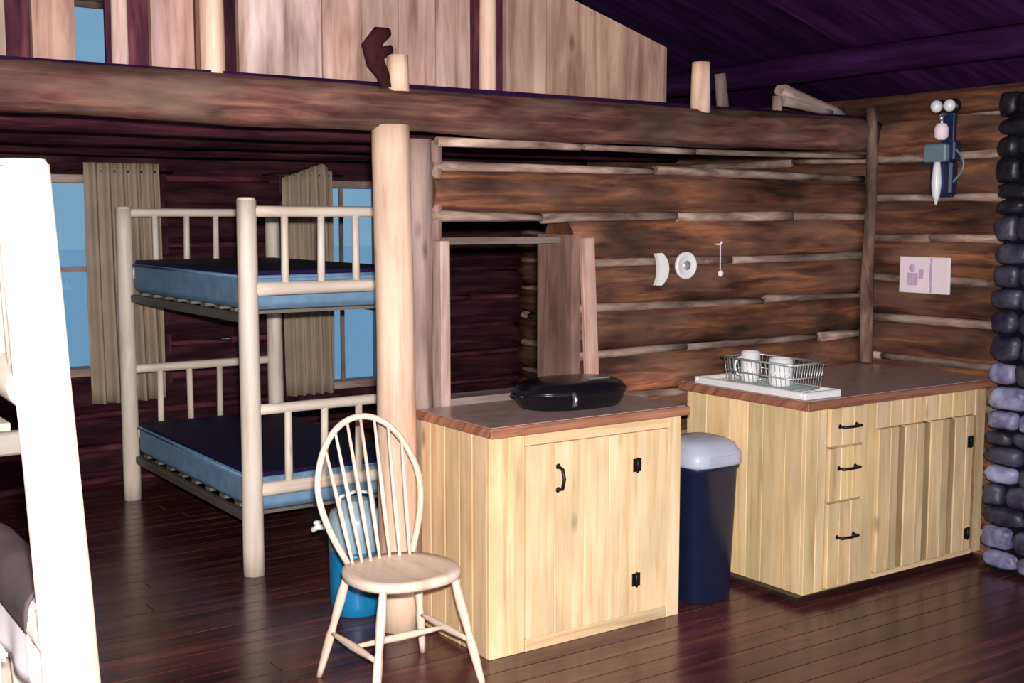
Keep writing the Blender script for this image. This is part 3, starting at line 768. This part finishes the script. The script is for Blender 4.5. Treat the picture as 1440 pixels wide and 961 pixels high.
def bowp(a):                                 # a 0..pi: hoop from right foot over the top to the left foot
    x = -math.cos(a)*0.235; hz = math.sin(a)
    h = 0.53*(hz**0.62 if hz > 0 else 0)
    pinch = 1 - 0.44*max(0, 1-h/0.32)**1.6
    return Vector((x*pinch if h < 0.53 else x, -0.152-0.29*h, ZS-0.012+h))
m = MB(); m.tube([bowp(math.pi*(0.0005+0.999*i/60)) for i in range(61)], 0.0125, 10); part(m, 'hoop', 'chairwood', t)
for k in range(7):
    f = (k-3)/3.6
    x0 = f*0.145; 
    # where the fan meets the hoop
    best = min((bowp(math.pi*i/200) for i in range(20, 181)), key=lambda p: abs((p.x-x0*1.0) - (p.z-ZS)*f*0.12))
    m = MB(); b0 = Vector((x0, -0.160+0.02*(abs(f)), ZS-0.006))
    pts = [b0.lerp(best, q/6) for q in range(7)]; m.tube(pts, [0.006, 0.0075, 0.009, 0.0085, 0.0075, 0.0065, 0.0055], 8); part(m, 'spindle', 'chairwood', t)
feet = []
for sx in (-1, 1):
    for sy in (-1, 1):
        a = Vector((sx*0.145, sy*0.135, ZS-0.025)); b = Vector((sx*0.225, sy*0.21 + (0.0 if sy > 0 else -0.02), 0.0))
        pts = [a.lerp(b, q/10) for q in range(11)]; feet.append((sx, sy, a, b))
        m = MB(); m.tube(pts, [0.013, 0.016, 0.018, 0.0185, 0.0165, 0.0135, 0.0175, 0.017, 0.015, 0.0135, 0.012], 10); part(m, 'leg', 'chairwood', t)
lerp = lambda sx, sy, q: [f for f in feet if f[0] == sx and f[1] == sy][0][2].lerp([f for f in feet if f[0] == sx and f[1] == sy][0][3], q)
mids = []
for sx in (-1, 1):
    a, b = lerp(sx, -1, 0.58), lerp(sx, 1, 0.58); m = MB()
    m.tube([a.lerp(b, q/6) for q in range(7)], [0.008, 0.010, 0.0135, 0.015, 0.0135, 0.010, 0.008], 10); part(m, 'stretcher', 'chairwood', t); mids.append(a.lerp(b, 0.5))
m = MB(); m.tube([mids[0].lerp(mids[1], q/6) for q in range(7)], [0.008, 0.010, 0.0135, 0.015, 0.0135, 0.010, 0.008], 10); part(m, 'stretcher', 'chairwood', t)

# ------------------------------------------------------------------ water jug
t = thing('water_jug', 'blue water jug with pale top and white spout, on the floor behind the chair', 'jug', (2.36, 4.63, 0), R(0))
m = MB(); m.lathe([(0.105, 0), (0.114, 0.01), (0.118, 0.05), (0.120, 0.27), (0.117, 0.285)], seg=32); part(m, 'body', 'bluejug', t)
m = MB(); m.lathe([(0.117, 0.285), (0.122, 0.292), (0.122, 0.42), (0.110, 0.45), (0.075, 0.465), (0.07, 0.50), (0.045, 0.503)], seg=32); top = part(m, 'lid', 'palejug', t, 'pale grey-blue top')
m = MB(); m.tube([(-0.09, 0.0, 0.45), (-0.075, 0, 0.52), (0, 0, 0.535), (0.075, 0, 0.52), (0.09, 0.0, 0.45)], 0.008, 8); part(m, 'handle', 'white', top)
m = MB(); m.tube([(-0.115, 0.02, 0.39), (-0.165, 0.045, 0.39), (-0.185, 0.055, 0.375)], [0.013, 0.014, 0.011], 10); m.ball((-0.165, 0.045, 0.41), 0.018, 0.012, 0.010); part(m, 'spout', 'white', t, 'white spout')

# ------------------------------------------------------------------ things on the walls
t = thing('round_dial', 'round white dial with grey centre on the log wall', 'dial', (4.025, 4.372, 1.485))
m = MB(); m.M = Matrix.Rotation(R(90), 4, 'X'); m.lathe([(0.060, -0.01), (0.066, 0.0), (0.066, 0.014), (0.060, 0.018), (0.054, 0.014), (0.01, 0.0135)], seg=32); part(m, 'case', 'white', t)
m = MB(); m.M = Matrix.Rotation(R(90), 4, 'X'); m.lathe([(0.024, 0.012), (0.024, 0.015), (0.006, 0.0155)], seg=20); part(m, 'centre', 'wire', t, 'light grey centre')
m = MB()                                    # crescent
ang = [R(-62 + 124*i/20) for i in range(21)]
out = [(0.088*math.cos(a)-0.045, 0.088*math.sin(a)) for a in ang]; inn = [(0.10*math.cos(a*0.62)-0.118, 0.076*math.sin(a)/math.sin(R(62))) for a in ang]
fr = [m.bm.verts.new((x, -0.012, z)) for x, z in out]; fi = [m.bm.verts.new((x, -0.012, z)) for x, z in inn]
br = [m.bm.verts.new((x, 0.012, z)) for x, z in out]; bi = [m.bm.verts.new((x, 0.012, z)) for x, z in inn]
for i in range(20):
    for q in ([fr[i], fr[i+1], fi[i+1], fi[i]], [br[i+1], br[i], bi[i], bi[i+1]], [fr[i+1], fr[i], br[i], br[i+1]], [fi[i], fi[i+1], bi[i+1], bi[i]]): m.face(q, [(0, 0)]*4, 1)
for q in ([fr[0], fi[0], bi[0], br[0]], [fr[20], br[20], bi[20], fi[20]]): m.face(q, [(0, 0)]*4, 1)
tag(m.build('crescent_plaque', 'white', loc=(3.875, 4.378, 1.470)), 'white crescent-shaped plaque left of the round dial on the log wall', 'plaque')
m = MB(); m.tube([(0, 0.03, 0.0), (0, -0.02, 0), (0, -0.03, 0.012)], 0.006, 8); m.tube([(0, -0.018, 0.0), (0.002, -0.018, -0.13)], 0.003, 6); m.ball((0.003, -0.02, -0.145), 0.017, 0.012, 0.017, 1)
tag(m.build('hanging_tag', 'pinkpaper', loc=(4.245, 4.375, 1.585)), 'tiny pinkish tag hanging on a string right of the round dial', 'tag')

t = thing('wall_notice', 'pinkish-white notice with a narrow right strip pinned on the right log wall', 'notice', (5.375, 4.0, 1.415))
m = MB(); m.box((-0.006, -0.155, -0.095), (0.006, 0.155, 0.095), 1, 2, bev=0.002); part(m, 'backing', 'white', t)
m = MB(); m.box((-0.009, -0.03, -0.085), (-0.006, 0.148, 0.085), 1, 2); pg = part(m, 'picture_sheet', 'pinkpaper', t)
m = MB()
m.ball((-0.010, 0.07, 0.035), 0.002, 0.022, 0.022, 1, 2); m.box((-0.0115, 0.035, -0.055), (-0.0095, 0.10, 0.010), 1, 2, bev=0.0008); m.box((-0.0115, 0.0, -0.02), (-0.0095, 0.03, 0.03), 1, 2, bev=0.0008)
part(m, 'faint_print', 'mauve', pg, 'faint mauve printing')
m = MB(); m.box((-0.010, -0.050, -0.09), (-0.006, -0.036, 0.09), 1, 2); part(m, 'divider', 'mauve', t)
m = MB(); m.box((-0.009, -0.148, -0.085), (-0.006, -0.054, 0.085), 1, 2); part(m, 'narrow_sheet', 'pinkpaper', t)

# wall lamp
t = thing('wall_lamp', 'wall lamp with two pale round bulbs above a dark blue body on the right wall', 'lamp', (5.30, 3.86, 1.80))
m = MB()
m.box((0.03, -0.035, 0.02), (0.06, 0.035, 0.50), 1, 2, bev=0.004); part(m, 'back_plate', 'darkblue', t)
for sy in (-1, 1):
    m = MB(); m.ball((-0.02, sy*0.038-0.004, 0.475), 0.030, 0.030, 0.032, 1, 3); bb = part(m, 'bulb', 'frost', t)
    m = MB(); m.M = Matrix.Translation((-0.02, sy*0.038-0.004, 0.475)) @ Matrix.Rotation(R(90), 4, 'Y'); m.lathe([(0.020, 0.018), (0.036, 0.030), (0.036, 0.045), (0.012, 0.060)], seg=20); part(m, 'bulb_holder', 'iron', bb)
m = MB(); m.tube([(0.03, 0, 0.44), (-0.02, 0, 0.43), (-0.02, 0, 0.34)], 0.012, 10); m.ball((-0.025, 0, 0.415), 0.016, 0.016, 0.016); part(m, 'stem', 'steel', t)
m = MB(); m.lathe([(0.018, 0.305), (0.034, 0.320), (0.036, 0.36), (0.026, 0.385), (0.012, 0.39)], c=(-0.02, 0, 0), seg=20); part(m, 'collar', 'pinkpaper', t)
m = MB(); m.box((-0.06, -0.055, 0.195), (0.03, 0.075, 0.285), 1, 2, bev=0.008); part(m, 'valve_box', 'teal', t, 'pale teal-grey box')
m = MB(); m.box((-0.035, -0.075, 0.03), (0.03, 0.055, 0.20), 1, 2, bev=0.012); m.box((-0.03, -0.085, 0.20), (0.03, -0.05, 0.30), 1, 2, bev=0.008); part(m, 'body', 'darkblue', t)
m = MB(); m.lathe([(0.004, -0.02), (0.020, 0.03), (0.026, 0.09), (0.020, 0.16), (0.016, 0.195)], c=(-0.045, 0.0, 0), seg=16); part(m, 'glass_chimney', 'frost', t, 'white tapering glass')
m = MB(); m.tube([(-0.01, -0.06+0.0*k, 0.0) if False else (-0.012, -0.055-0.075*math.sin(math.pi*k/14), 0.08+0.20*k/14) for k in range(15)], 0.006, 8); part(m, 'bail_handle', 'teal', t)

# ------------------------------------------------------------------ stone chimney
random.seed(77)
t = thing('stone_chimney', 'dark fieldstone chimney at the right edge beside the corner cabinet', 'chimney', (5.43, 2.80, 0))
CW, CL = 0.26, 0.68      # half sizes: u 5.29.., v 2.04..3.56
m = MB(); m.box((-0.22, -CL+0.03, 0), (-0.045, CL-0.04, 2.30), 1, 2); part(m, 'mortar_core', 'mortar', t)
m = MB(); z = 0.02
def pal():
    return random.uniform(0.8, 1.5) if random.random() > 0.22 else random.choice((2.5, 4, 6, 7.5))
def block(cx, cy, cz, hx, hy, hz, tn):
    # rounded lumpy fieldstone
    r0 = bmesh.ops.create_icosphere(m.bm, subdivisions=3, radius=1.0); sd = Vector((random.uniform(0, 99),)*3); fs = set()
    for v_ in r0['verts']:
        c_ = v_.co; k = 1/(abs(c_.x)**4+abs(c_.y)**4+abs(c_.z)**4)**0.25 * (1+0.16*noise.noise(sd+c_*1.6))
        v_.co = Vector((cx+c_.x*hx*k, cy+c_.y*hy*k, cz+c_.z*hz*k)); fs.update(v_.link_faces)
    for f in fs:
        f.smooth = True
        for l in f.loops: l[m.tn] = (tn, tn, tn, 1)
while z < 2.22:
    hh = random.uniform(0.035, 0.065); y = CL; first = True
    while y > -CL+0.04:
        wd = min(random.uniform(0.045, 0.11), (y+CL)/2)
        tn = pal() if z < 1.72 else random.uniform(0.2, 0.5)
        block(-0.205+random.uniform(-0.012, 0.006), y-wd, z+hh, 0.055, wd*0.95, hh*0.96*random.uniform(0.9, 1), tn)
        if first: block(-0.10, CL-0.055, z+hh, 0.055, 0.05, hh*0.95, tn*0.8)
        first = False; y -= wd*2
    z += hh*2
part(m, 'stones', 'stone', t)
